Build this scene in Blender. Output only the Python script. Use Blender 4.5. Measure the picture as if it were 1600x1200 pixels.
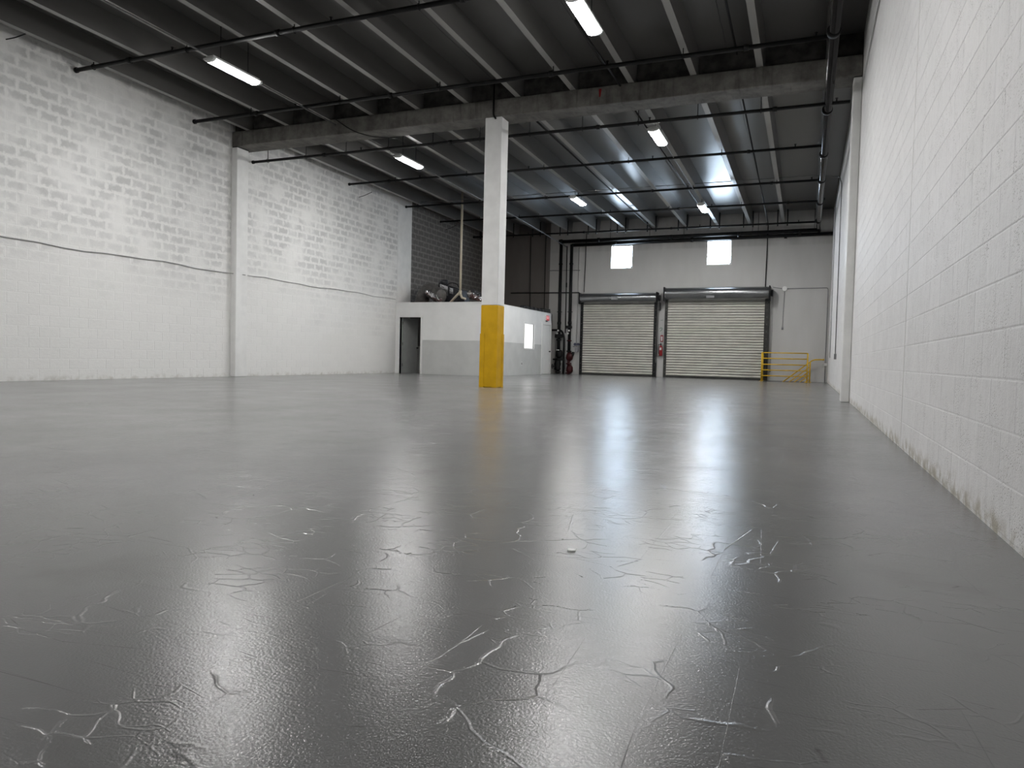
import bpy, bmesh, math, random
from mathutils import Vector, Matrix
random.seed(7)
for o in list(bpy.data.objects): bpy.data.objects.remove(o, do_unlink=True)
S = bpy.context.scene
COL = S.collection

# ------------------------------------------------------------------ camera
CAMZ = 0.675
FPX, YAW, PITCH, ROLL = 1122.17, 0.38797, -0.03763, 0.02406
def cam_axes():
    cy, sy = math.cos(YAW), math.sin(YAW)
    F = Vector((-sy, cy, 0)); R = Vector((cy, sy, 0)); U = Vector((0, 0, 1))
    cp, sp = math.cos(PITCH), math.sin(PITCH)
    F2 = F*cp + U*sp; U2 = U*cp - F*sp
    cr, sr = math.cos(ROLL), math.sin(ROLL)
    return R*cr + U2*sr, U2*cr - R*sr, F2
CR, CU, CF = cam_axes()
cam = bpy.data.cameras.new('camera'); camo = bpy.data.objects.new('camera', cam); COL.objects.link(camo)
cam.sensor_width = 36; cam.sensor_fit = 'HORIZONTAL'; cam.lens = 36*FPX/1600
cam.clip_start = 0.02; cam.clip_end = 200
camo.matrix_world = Matrix(((CR.x, CU.x, -CF.x, 0), (CR.y, CU.y, -CF.y, 0), (CR.z, CU.z, -CF.z, CAMZ), (0, 0, 0, 1)))
S.camera = camo
def proj(P):
    d = Vector(P) - Vector((0, 0, CAMZ)); w = d.dot(CF)
    if w < .05: return None
    return 800 + FPX*d.dot(CR)/w, 600 - FPX*d.dot(CU)/w, w

# ------------------------------------------------------------------ world, exposure, light levels
W = bpy.data.worlds.new('world'); S.world = W; W.use_nodes = True
W.node_tree.nodes['Background'].inputs[0].default_value = (.72, .84, 1, 1)
W.node_tree.nodes['Background'].inputs[1].default_value = 1.0
S.view_settings.view_transform = 'Standard'; S.view_settings.look = 'None'
S.view_settings.exposure = 0.0; S.view_settings.gamma = 1.0; S.view_settings.use_curve_mapping = False
LAMP = 360.0      # lamp lens radiance
DAY = 30.0        # daylight seen in the clerestory panes

# ------------------------------------------------------------------ main dimensions (metres)
XL, XR = -13.68, 0.744
YN, YF = -8.0, 29.52
YB, YBR = 14.31, 14.88          # beam front, rear
HB, HT = 5.83, 6.20             # beam underside, top
YO, XO, YO2, HO = 22.31, -9.965, 28.67, 2.51
STEM_D = 0.44
STEMX = [-13.17 + 1.2165*i for i in range(12)]
def zb(y):                       # underside of roof stems: the roof falls towards the far wall
    return HT + (YB-y)*0.015 if y < YB else HT - (y-YB)*0.010
def zf(y): return zb(y) + STEM_D

# ------------------------------------------------------------------ node helpers
class NT:
    def __init__(s, name):
        s.m = bpy.data.materials.new(name); s.m.use_nodes = True
        s.t = s.m.node_tree; s.b = s.t.nodes['Principled BSDF']
    def n(s, typ, **kw):
        x = s.t.nodes.new(typ)
        for k, v in kw.items(): setattr(x, k, v)
        return x
    def l(s, a, b): s.t.links.new(a, b)
    def put(s, inp, v):
        if isinstance(v, bpy.types.NodeSocket): s.l(v, inp)
        else: inp.default_value = v
    def math(s, op, a, b=0, c=None):
        x = s.n('ShaderNodeMath', operation=op); s.put(x.inputs[0], a); s.put(x.inputs[1], b)
        if c is not None: s.put(x.inputs[2], c)
        return x.outputs[0]
    def mix(s, f, a, b):
        x = s.n('ShaderNodeMix', data_type='RGBA'); s.put(x.inputs[0], f)
        for i, v in ((6, a), (7, b)):
            s.put(x.inputs[i], v if isinstance(v, bpy.types.NodeSocket) else (*v, 1))
        return x.outputs[2]
    def pos(s): return s.n('ShaderNodeNewGeometry').outputs['Position']
    def xyz(s, v):
        x = s.n('ShaderNodeSeparateXYZ'); s.l(v, x.inputs[0]); return x.outputs
    def comb(s, a, b, c):
        x = s.n('ShaderNodeCombineXYZ')
        for i, v in enumerate((a, b, c)): s.put(x.inputs[i], v)
        return x.outputs[0]
    def noise(s, vec, scale, detail=3, rough=.55, dist=0):
        x = s.n('ShaderNodeTexNoise'); s.l(vec, x.inputs['Vector'])
        x.inputs['Scale'].default_value = scale; x.inputs['Detail'].default_value = detail
        x.inputs['Roughness'].default_value = rough; x.inputs['Distortion'].default_value = dist
        return x.outputs['Fac']
    def vscale(s, vec, sc):
        x = s.n('ShaderNodeVectorMath', operation='MULTIPLY'); s.l(vec, x.inputs[0]); x.inputs[1].default_value = sc
        return x.outputs[0]
    def ramp(s, v, a, b, smooth=True):
        x = s.n('ShaderNodeMapRange', interpolation_type='SMOOTHSTEP' if smooth else 'LINEAR')
        s.l(v, x.inputs[0]); x.inputs[1].default_value = a; x.inputs[2].default_value = b
        return x.outputs[0]
    def bump(s, h, strength, dist, prev=None):
        x = s.n('ShaderNodeBump'); s.l(h, x.inputs['Height']); x.inputs['Strength'].default_value = strength
        x.inputs['Distance'].default_value = dist
        if prev is not None: s.l(prev, x.inputs['Normal'])
        return x.outputs[0]
    def fin(s, col, rough=.6, normal=None, metal=0, spec=.5):
        s.put(s.b.inputs['Base Color'], col if isinstance(col, bpy.types.NodeSocket) else (*col, 1))
        s.put(s.b.inputs['Roughness'], rough); s.put(s.b.inputs['Metallic'], metal)
        s.b.inputs['Specular IOR Level'].default_value = spec
        if normal is not None: s.l(normal, s.b.inputs['Normal'])
        return s.m

def simple(name, col, rough=.5, metal=0, var=.12, scale=6, bump=0, bscale=80, spec=.5):
    k = NT(name); p = k.pos()
    f = k.noise(p, scale)
    c = k.mix(k.ramp(f, .3, .7), tuple(x*(1-var) for x in col), tuple(min(1, x*(1+var)) for x in col))
    nrm = k.bump(k.noise(p, bscale), bump, .01) if bump else None
    return k.fin(c, rough, nrm, metal, spec)

def emit(name, col, strength):
    k = NT(name); k.b.inputs['Emission Color'].default_value = (*col, 1)
    k.b.inputs['Emission Strength'].default_value = strength
    k.b.inputs['Base Color'].default_value = (.8, .8, .8, 1)
    return k.m

M = {}
# floor paint -----------------------------------------------------
def mat_floor():
    k = NT('grey_floor_paint'); p = k.pos()
    big = k.noise(p, .35, 3); med = k.noise(p, 2.2, 4)
    c = k.mix(k.ramp(big, .3, .7), (.148, .148, .145), (.182, .181, .178))
    c = k.mix(k.math('MULTIPLY', k.ramp(med, .52, .75), .35), c, (.112, .110, .106))
    # dark scuffs: thin, long, in two directions
    for sc, seed, ang in (((1.1, 9, 1), 3.1, .9), ((1.3, 12, 1), 8.7, -.25)):
        mp = k.n('ShaderNodeMapping'); k.l(p, mp.inputs[0]); mp.inputs['Rotation'].default_value = (0, 0, ang)
        mp.inputs['Location'].default_value = (seed, seed*2, 0); mp.inputs['Scale'].default_value = sc
        v = k.n('ShaderNodeTexVoronoi', feature='DISTANCE_TO_EDGE'); k.l(mp.outputs[0], v.inputs['Vector'])
        v.inputs['Scale'].default_value = .9
        line = k.math('SUBTRACT', 1, k.ramp(v.outputs['Distance'], .0, .006))
        gate = k.ramp(k.noise(mp.outputs[0], 1.4, 2), .56, .66)
        c = k.mix(k.math('MULTIPLY', k.math('MULTIPLY', line, gate), .75), c, (.045, .043, .04))
    # blisters and lap edges of the paint
    wob = k.n('ShaderNodeVectorMath', operation='ADD'); k.l(p, wob.inputs[0])
    nz = k.n('ShaderNodeTexNoise'); k.l(p, nz.inputs['Vector']); nz.inputs['Scale'].default_value = 5
    sc = k.n('ShaderNodeVectorMath', operation='SCALE'); k.l(nz.outputs['Color'], sc.inputs[0]); sc.inputs['Scale'].default_value = .13
    k.l(sc.outputs[0], wob.inputs[1])
    v = k.n('ShaderNodeTexVoronoi', feature='DISTANCE_TO_EDGE'); k.l(wob.outputs[0], v.inputs['Vector']); v.inputs['Scale'].default_value = 4.2
    edge = k.math('SUBTRACT', 1, k.ramp(v.outputs['Distance'], 0, .022))
    edge = k.math('MULTIPLY', edge, k.ramp(k.noise(p, 2.6, 2), .50, .60))
    v2 = k.n('ShaderNodeTexVoronoi', feature='DISTANCE_TO_EDGE'); k.l(k.vscale(wob.outputs[0], (1, 1.9, 1)), v2.inputs['Vector']); v2.inputs['Scale'].default_value = 9
    e2 = k.math('MULTIPLY', k.math('SUBTRACT', 1, k.ramp(v2.outputs['Distance'], 0, .05)), k.ramp(k.noise(p, 3.7, 2), .53, .62))
    # long trowel scratches
    mp = k.n('ShaderNodeMapping'); k.l(p, mp.inputs[0]); mp.inputs['Rotation'].default_value = (0, 0, .45); mp.inputs['Scale'].default_value = (7, .35, 1)
    v3 = k.n('ShaderNodeTexVoronoi', feature='DISTANCE_TO_EDGE'); k.l(mp.outputs[0], v3.inputs['Vector']); v3.inputs['Scale'].default_value = 1.2
    e3 = k.math('MULTIPLY', k.math('SUBTRACT', 1, k.ramp(v3.outputs['Distance'], 0, .008)), k.ramp(k.noise(mp.outputs[0], 1.3, 2), .55, .66))
    n0 = k.bump(k.noise(p, 2.6, 3), .08, .02)
    n1 = k.bump(k.noise(p, 150, 2, .5), .20, .004, n0)
    n1 = k.bump(k.noise(k.vscale(p, (.55, 1, 1)), 22, 3, .5), .03, .010, n1)
    n2 = k.bump(edge, .27, .004, n1); n3 = k.bump(e2, .26, .003, n2); n4 = k.bump(e3, .3, .004, n3)
    r = k.math('ADD', .17, k.math('MULTIPLY', k.noise(p, 1.1, 4), .12))
    return k.fin(c, r, n4, 0, .38)
M['floor'] = mat_floor()

# painted block walls ----------------------------------------------
def blockid(k, x):
    row = k.math('FLOOR', k.math('DIVIDE', k.math('SUBTRACT', x[2], .012), .2068))
    off = k.math('MULTIPLY', k.math('MODULO', row, 2), .2035)
    col = k.math('FLOOR', k.math('DIVIDE', k.math('ADD', x[1], off), .407))
    wn = k.n('ShaderNodeTexWhiteNoise', noise_dimensions='2D')
    k.l(k.comb(row, col, 0), wn.inputs['Vector'])
    return wn.outputs['Value']
def mat_left(mortar):
    k = NT('painted_mortar' if mortar else 'painted_block'); p = k.pos(); x = k.xyz(p)
    rnd = blockid(k, x)
    n = k.noise(p, .55, 3); fine = k.noise(p, 26, 4, .7)
    # thin paint coat up high, thick paint below about 3 m
    thick = k.math('ADD', k.ramp(k.math('ADD', x[2], k.math('MULTIPLY', n, 4.0)), 5.7, 3.4), 0)
    thick = k.math('MAXIMUM', thick, k.ramp(n, .58, .78))
    if mortar:
        painted = k.mix(fine, (.72, .717, .70), (.80, .797, .78))
        raw = k.mix(fine, (.20, .19, .175), (.27, .26, .245))
    else:
        g = k.math('ADD', k.math('MULTIPLY', rnd, .22), k.math('MULTIPLY', fine, .78))
        thin = k.mix(g, (.44, .44, .435), (.62, .62, .61))
        full = k.mix(g, (.70, .698, .68), (.79, .787, .77))
        # paint gathers along the joints of each block
        row = k.math('FLOOR', k.math('DIVIDE', k.math('SUBTRACT', x[2], .012), .2068))
        off = k.math('MULTIPLY', k.math('MODULO', row, 2), .2035)
        fy = k.math('FRACT', k.math('DIVIDE', k.math('ADD', x[1], off), .407)); fz = k.math('FRACT', k.math('DIVIDE', k.math('SUBTRACT', x[2], .012), .2068))
        dy = k.math('MULTIPLY', k.math('MINIMUM', fy, k.math('SUBTRACT', 1, fy)), .407)
        dz = k.math('MULTIPLY', k.math('MINIMUM', fz, k.math('SUBTRACT', 1, fz)), .2068)
        d = k.math('ADD', k.math('MINIMUM', dy, dz), k.math('MULTIPLY', k.math('SUBTRACT', k.noise(p, 9, 4, .65), .5), .15))
        inner = k.math('MULTIPLY', k.ramp(d, .006, .062), k.ramp(k.noise(p, 1.4, 3), .30, .62))
        thin = k.mix(inner, full, thin)
        painted = k.mix(thick, thin, full)
        raw = k.mix(k.ramp(d, .0, .05), (.21, .20, .185), k.mix(g, (.085, .08, .073), (.15, .14, .13)))
    bare = k.math('MULTIPLY', k.math('GREATER_THAN', x[1], 23.32), k.math('GREATER_THAN', x[2], 1.0))
    c = k.mix(bare, painted, raw)
    dirt = k.math('MULTIPLY', k.ramp(x[2], .14, .0), k.ramp(k.noise(p, 7, 4), .4, .7))
    c = k.mix(k.math('MULTIPLY', dirt, .55), c, (.36, .33, .28))
    nb = k.bump(k.noise(p, 60, 4, .65), .35, .008)
    nb = k.bump(k.noise(k.vscale(p, (1, 1, 2.2)), 9, 3, .6), .30, .012, nb)
    return k.fin(c, .62, nb, 0, .35)
M['block_l'] = mat_left(False); M['mortar_l'] = mat_left(True)
def mat_right(mortar):
    k = NT('white_mortar_paint' if mortar else 'white_block_paint'); p = k.pos(); x = k.xyz(p)
    rnd = blockid(k, x); fine = k.noise(p, 40, 5, .7)
    streak = k.noise(k.vscale(p, (1, 5, .7)), 3, 3)
    c = k.mix(k.math('ADD', k.math('MULTIPLY', streak, .6), k.math('MULTIPLY', rnd, .4)), (.70, .692, .688), (.80, .792, .788))
    # open pits in the block face
    v = k.n('ShaderNodeTexVoronoi', feature='F1'); k.l(p, v.inputs['Vector']); v.inputs['Scale'].default_value = 70
    pit = k.math('MULTIPLY', k.ramp(v.outputs['Distance'], .34, .14), k.ramp(k.noise(p, 4, 3), .44, .62))
    c = k.mix(k.math('MULTIPLY', k.ramp(k.noise(p, 16, 4, .7), .45, .75), .22), c, (.52, .51, .50))
    c = k.mix(k.math('MULTIPLY', pit, .7), c, (.34, .32, .30))
    low = k.math('MULTIPLY', k.ramp(k.math('ADD', x[2], k.math('MULTIPLY', k.noise(p, 5, 3), -.16)), .05, -.06), 1)
    c = k.mix(k.math('MULTIPLY', low, k.math('MULTIPLY', k.ramp(k.noise(p, 9, 4), .38, .62), .8)), c, (.33, .29, .21))
    nb = k.bump(k.noise(p, 95, 4, .7), .4, .006)
    nb = k.bump(k.noise(k.vscale(p, (1, 9, .9)), 3, 3, .6), .22, .010, nb)
    nb = k.bump(pit, .6, -.005, nb)
    nb = k.bump(k.noise(k.vscale(p, (1, 1.3, 1)), 7, 3, .6), .30, .014, nb)
    return k.fin(c, .55, nb, 0, .4)
M['block_r'] = mat_right(False); M['mortar_r'] = mat_right(True)
def mat_far():
    k = NT('painted_concrete_panel'); p = k.pos(); x = k.xyz(p)
    n = k.noise(k.vscale(p, (1.6, 1, .5)), 1.3, 4)
    c = k.mix(k.ramp(n, .3, .75), (.40, .397, .385), (.52, .517, .505))
    c = k.mix(k.ramp(x[2], 5.25, 5.15), c, k.mix(n, (.46, .457, .445), (.56, .557, .545)))  # upper wall toned darker: dim lighting up there put into the colour
    bare = k.math('GREATER_THAN', -10.42, x[0])
    low = k.ramp(k.math('ADD', x[0], k.math('MULTIPLY', n, .6)), -9.2, -9.6)
    c = k.mix(k.math('MULTIPLY', low, .35), c, (.30, .285, .26))
    c = k.mix(bare, c, k.mix(n, (.10, .09, .082), (.15, .135, .125)))
    return k.fin(c, .6, k.bump(k.noise(p, 30, 4), .25, .01), 0, .35)
M['far'] = mat_far()
# roof concrete ------------------------------------------------------
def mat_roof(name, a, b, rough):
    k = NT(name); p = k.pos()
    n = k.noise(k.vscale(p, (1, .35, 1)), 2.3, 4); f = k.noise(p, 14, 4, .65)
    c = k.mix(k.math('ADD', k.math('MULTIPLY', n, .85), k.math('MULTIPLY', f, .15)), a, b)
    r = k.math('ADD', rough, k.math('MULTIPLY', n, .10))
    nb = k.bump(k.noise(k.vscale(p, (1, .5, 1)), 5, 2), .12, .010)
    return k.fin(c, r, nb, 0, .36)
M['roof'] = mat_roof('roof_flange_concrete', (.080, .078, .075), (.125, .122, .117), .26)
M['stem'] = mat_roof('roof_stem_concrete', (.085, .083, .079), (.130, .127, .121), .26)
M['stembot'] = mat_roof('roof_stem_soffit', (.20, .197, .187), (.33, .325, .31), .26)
def mat_beam():
    k = NT('stained_beam_concrete'); p = k.pos(); x = k.xyz(p)
    n = k.noise(p, 3, 5, .65); dr = k.noise(k.vscale(p, (6, 1, .6)), 2, 4)
    c = k.mix(k.ramp(n, .25, .75), (.085, .080, .072), (.19, .182, .165))
    c = k.mix(k.math('MULTIPLY', k.ramp(dr, .52, .75), .5), c, (.05, .047, .042))
    return k.fin(c, .7, k.bump(k.noise(p, 34, 5, .7), .5, .012), 0, .3)
M['beam'] = mat_beam()
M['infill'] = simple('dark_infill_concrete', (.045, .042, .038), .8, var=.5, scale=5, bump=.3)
M['white'] = simple('white_wall_paint', (.78, .78, .765), .5, var=.03, scale=2, bump=.08, bscale=25)
M['pil'] = simple('white_column_paint', (.73, .73, .715), .5, var=.05, scale=3, bump=.15, bscale=40)
M['officegrey'] = simple('light_grey_wall_paint', (.54, .545, .53), .5, var=.05, scale=2, bump=.08, bscale=25)
M['yellow'] = simple('safety_yellow_paint', (.60, .345, .004), .5, var=.07, scale=4, bump=.08, bscale=30, spec=.3)
M['railyellow'] = simple('yellow_rail_paint', (.60, .37, .015), .4, var=.15, scale=5)
M['black'] = simple('black_pipe', (.006, .006, .006), .5, var=.3, spec=.25)
M['blackgloss'] = simple('black_gloss_pipe', (.006, .005, .005), .18, var=.3, spec=.22)
M['blackflat'] = simple('black_enamel_steel', (.008, .008, .009), .5, var=.3, spec=.25)
M['dark'] = simple('dark_void', (.02, .02, .02), .8)
M['galv'] = simple('galvanised_conduit', (.20, .20, .195), .45, .8, var=.2)
M['greycable'] = simple('grey_painted_cable', (.33, .33, .32), .6, var=.1)
M['hood'] = simple('grey_hood_steel', (.22, .225, .23), .26, .85, var=.12, scale=2)
M['slat'] = simple('beige_slat_paint', (.50, .49, .445), .42, var=.06, scale=3)
M['guide'] = simple('grey_guide_steel', (.04, .04, .037), .5, .2, var=.3, spec=.3)
M['red'] = simple('red_paint', (.26, .010, .012), .3, var=.1)
M['darkred'] = simple('dark_red_enamel', (.035, .004, .005), .5, var=.3, spec=.25)
M['whiteplastic'] = simple('white_plastic', (.78, .78, .76), .35, var=.03)
M['pvc'] = simple('cream_pvc_pipe', (.56, .51, .40), .4, var=.06)
M['foil'] = simple('crinkled_foil', (.72, .72, .74), .22, 1.0, var=.1, bump=1.0, bscale=16)
M['duct'] = simple('dull_grey_duct_wrap', (.13, .125, .118), .5, .3, var=.25, bump=.6, bscale=22)
M['unit'] = simple('dark_unit_casing', (.035, .036, .04), .35, .4, var=.4)
M['rust'] = simple('rusty_steel', (.10, .04, .03), .7, var=.4, scale=12)
M['knob'] = simple('dark_bronze_knob', (.03, .027, .024), .3, .8)
M['doorgrey'] = simple('grey_door_paint', (.33, .34, .33), .4, var=.05)
M['step'] = simple('stair_concrete', (.22, .22, .21), .7, var=.15)
def mat_lens():
    k = NT('lit_lamp_lens'); g = k.n('ShaderNodeNewGeometry')      # the LED board inside shines downwards
    nz = k.xyz(g.outputs['Normal'])[2]
    dn = k.math('POWER', k.math('MAXIMUM', k.math('MULTIPLY', nz, -1), 0), 2.5)
    k.b.inputs['Emission Color'].default_value = (1.0, .99, .98, 1)
    k.l(k.math('ADD', k.math('MULTIPLY', dn, LAMP), 6.0), k.b.inputs['Emission Strength'])
    return k.m
M['lens'] = mat_lens()
M['pane'] = emit('frosted_pane_daylight', (.66, .82, 1.0), DAY)
M['officepane'] = emit('lit_office_window_blind', (1.0, 1.0, .98), 1.3)
M['exit'] = emit('lit_exit_lettering', (1.0, .45, .47), .55)
M['exitred'] = emit('red_exit_face', (.8, .02, .05), .2); M['exitred'].node_tree.nodes['Principled BSDF'].inputs['Base Color'].default_value = (.5, .02, .04, 1)
M['gauge'] = simple('white_gauge_face', (.75, .75, .72), .3, var=.02)
M['green'] = simple('green_marker', (.03, .13, .08), .6)
M['caulk'] = simple('white_caulk', (.70, .69, .67), .5, var=.05)
M['bluegrey'] = simple('blue_grey_enamel', (.05, .055, .09), .4)
M['midgrey'] = simple('grey_enamel_box', (.22, .22, .23), .45)

# ------------------------------------------------------------------ geometry helpers
def BM(): return bmesh.new()
def box(bm, x0, x1, y0, y1, z0, z1, bev=0):
    r = bmesh.ops.create_cube(bm, size=1)
    vs = r['verts']
    for v in vs:
        v.co = Vector((x0 + (v.co.x+.5)*(x1-x0), y0 + (v.co.y+.5)*(y1-y0), z0 + (v.co.z+.5)*(z1-z0)))
    if bev:
        es = {e for v in vs for e in v.link_edges}
        bmesh.ops.bevel(bm, geom=list(es), offset=bev, segments=1, affect='EDGES')
    return bm
def hexa(bm, pts):            # 8 corners: bottom 4 ccw, top 4 ccw
    v = [bm.verts.new(p) for p in pts]
    for f in ((3, 2, 1, 0), (4, 5, 6, 7), (0, 1, 5, 4), (1, 2, 6, 5), (2, 3, 7, 6), (3, 0, 4, 7)):
        bm.faces.new([v[i] for i in f])
    return bm
def tube(bm, pts, r, seg=10, closed=False):
    pts = [Vector(p) for p in pts]; n = len(pts); rr = r if isinstance(r, (list, tuple)) else [r]*n
    t0 = (pts[1]-pts[0]).normalized()
    up = Vector((0, 0, 1)) if abs(t0.z) < .9 else Vector((1, 0, 0))
    a = t0.cross(up).normalized(); rings = []
    for i in range(n):
        if closed: d1 = (pts[i]-pts[i-1]).normalized(); d2 = (pts[(i+1) % n]-pts[i]).normalized()
        else:
            d1 = (pts[i]-pts[i-1]).normalized() if i else None
            d2 = (pts[i+1]-pts[i]).normalized() if i < n-1 else None
            d1 = d1 or d2; d2 = d2 or d1
        t = (d1+d2).normalized() if (d1+d2).length > 1e-6 else d1
        a = (a - t*a.dot(t)).normalized(); b = t.cross(a)
        c = max(.5, t.dot(d1)); side = (d2-d1)
        ring = []
        for j in range(seg):
            w = 2*math.pi*j/seg; o = a*math.cos(w)*rr[i] + b*math.sin(w)*rr[i]
            if side.length > 1e-4:
                sn = (side - t*side.dot(t))
                if sn.length > 1e-6: sn.normalize(); o += sn*o.dot(sn)*(1/c-1)
            ring.append(bm.verts.new(pts[i]+o))
        rings.append(ring)
    m = n if closed else n-1
    for i in range(m):
        A, B = rings[i], rings[(i+1) % n]
        for j in range(seg):
            f = bm.faces.new((A[j], A[(j+1) % seg], B[(j+1) % seg], B[j])); f.smooth = seg > 6
    if not closed:
        bm.faces.new(list(reversed(rings[0]))); bm.faces.new(rings[-1])
    return bm
def cyl(bm, p0, p1, r, seg=12): return tube(bm, [p0, p1], r, seg)
def bend(pts, rad=.15, n=5):   # rounds the corners of a polyline
    pts = [Vector(p) for p in pts]; out = [pts[0]]
    for i in range(1, len(pts)-1):
        a = (pts[i-1]-pts[i]); b = (pts[i+1]-pts[i]); r = min(rad, a.length*.45, b.length*.45)
        A = pts[i]+a.normalized()*r; B = pts[i]+b.normalized()*r
        for k in range(n+1):
            t = k/n; out.append(A*(1-t)**2 + pts[i]*2*t*(1-t) + B*t*t)
    out.append(pts[-1]); return out

WL = {}
def link(name, me, mats, parent, loc):
    o = bpy.data.objects.new(name, me); COL.objects.link(o)
    for m in (mats if isinstance(mats, (list, tuple)) else [mats]):
        if len(me.materials) < (len(mats) if isinstance(mats, (list, tuple)) else 1): me.materials.append(M[m])
    o.parent = parent; o.location = loc
    return o
def part(name, bm, mat, parent, label=None, kind=None):
    """a child mesh given in world coordinates; its own origin is the middle of its box"""
    base = WL[parent.name]
    bmesh.ops.recalc_face_normals(bm, faces=bm.faces)
    cs = [v.co for v in bm.verts]
    c = Vector([(min(v[i] for v in cs)+max(v[i] for v in cs))/2 for i in range(3)])
    bmesh.ops.translate(bm, vec=-c, verts=bm.verts)
    me = bpy.data.meshes.new(name); bm.to_mesh(me); bm.free()
    o = link(name, me, mat, parent, c-base); WL[o.name] = c
    if label: o['label'] = label
    if kind: o['kind'] = kind
    return o
def tag(o, label=None, cat=None, group=None, kind=None):
    for k, v in (('label', label), ('category', cat), ('group', group), ('kind', kind)):
        if v: o[k] = v
    return o
def thing(name, loc, label, cat, group=None):
    o = bpy.data.objects.new(name, None); COL.objects.link(o); o.location = loc; o.empty_display_size = .1
    WL[o.name] = Vector(loc); return tag(o, label, cat, group)
def solo(name, bm, mat, label=None, cat=None, group=None, kind=None):
    bmesh.ops.recalc_face_normals(bm, faces=bm.faces)
    cs = [v.co for v in bm.verts]
    c = Vector([(min(v[i] for v in cs)+max(v[i] for v in cs))/2 for i in range(3)]); c.z = min(v.z for v in cs)
    bmesh.ops.translate(bm, vec=-c, verts=bm.verts)
    me = bpy.data.meshes.new(name); bm.to_mesh(me); bm.free()
    o = link(name, me, mat, None, c); WL[o.name] = c
    return tag(o, label, cat, group, kind)
def struct(name, bm, mat, label=None): return solo(name, bm, mat, label, kind='structure')

# ------------------------------------------------------------------ floor with the stair pit
PX0, PX1, PY0, PY1 = -1.50, 0.10, 28.28, 29.40
bm = BM()
for x0, x1, y0, y1 in ((XL-.2, XR+.2, YN-.2, PY0), (XL-.2, PX0, PY0, PY1), (PX1, XR+.2, PY0, PY1), (XL-.2, XR+.2, PY1, YF+.2)):
    box(bm, x0, x1, y0, y1, -.2, 0)
floor = struct('floor', bm, 'floor')
st = thing('concrete_stair', (-.7, 28.84, -1.2), 'concrete stair going down beside the yellow guard rail', 'stair')
for i in range(6):
    z1 = -.2*(i+1); x1 = PX1 - .24*i; x0 = PX1-.24*(i+1) if i < 5 else PX0
    part('step', box(BM(), x0, x1, PY0, PY1, -1.3, min(z1, -.2) if i else -.2, .006), 'step', st)
bm = BM()
box(bm, PX0-.12, PX0, PY0-.12, PY1+.10, -1.4, -.201); box(bm, PX0, PX1+.12, PY0-.12, PY0, -1.4, -.201)
box(bm, PX0, PX1+.12, PY1, PY1+.10, -1.4, -.201); box(bm, PX1, PX1+.12, PY0, PY1, -1.4, -.201)
part('pit_wall', bm, 'step', st)

# ------------------------------------------------------------------ block walls
CH, CL, CZ0 = .2068, .407, .012
def block_mesh(nx, jit, H, L, bed, head, proud):
    """one block; its face looks along nx; origin in the middle of the face at wall plane"""
    bm = BM(); hy, hz = (L-head)/2, (H-bed)/2; b = min(.006, hy*.4)
    r = random.Random(jit); d = lambda s: (r.random()-.5)*s
    back = [(-nx*.008, sy*hy, sz*hz) for sy, sz in ((-1, -1), (1, -1), (1, 1), (-1, 1))]
    mid = [(nx*(proud-.0011), sy*hy+d(.001), sz*hz+d(.003)) for sy, sz in ((-1, -1), (1, -1), (1, 1), (-1, 1))]
    fr = [(nx*(proud+d(.0008)), sy*(hy-b), sz*(hz-b)) for sy, sz in ((-1, -1), (1, -1), (1, 1), (-1, 1))]
    V = [[bm.verts.new(c) for c in ring] for ring in (back, mid, fr)]
    for a in (0, 1):
        for i in range(4): bm.faces.new((V[a][i], V[a][(i+1) % 4], V[a+1][(i+1) % 4], V[a+1][i]))
    f = bm.faces.new(V[2])
    bmesh.ops.recalc_face_normals(bm, faces=bm.faces)
    if f.normal.x*nx < 0: bmesh.ops.reverse_faces(bm, faces=bm.faces)
    return bm
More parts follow.
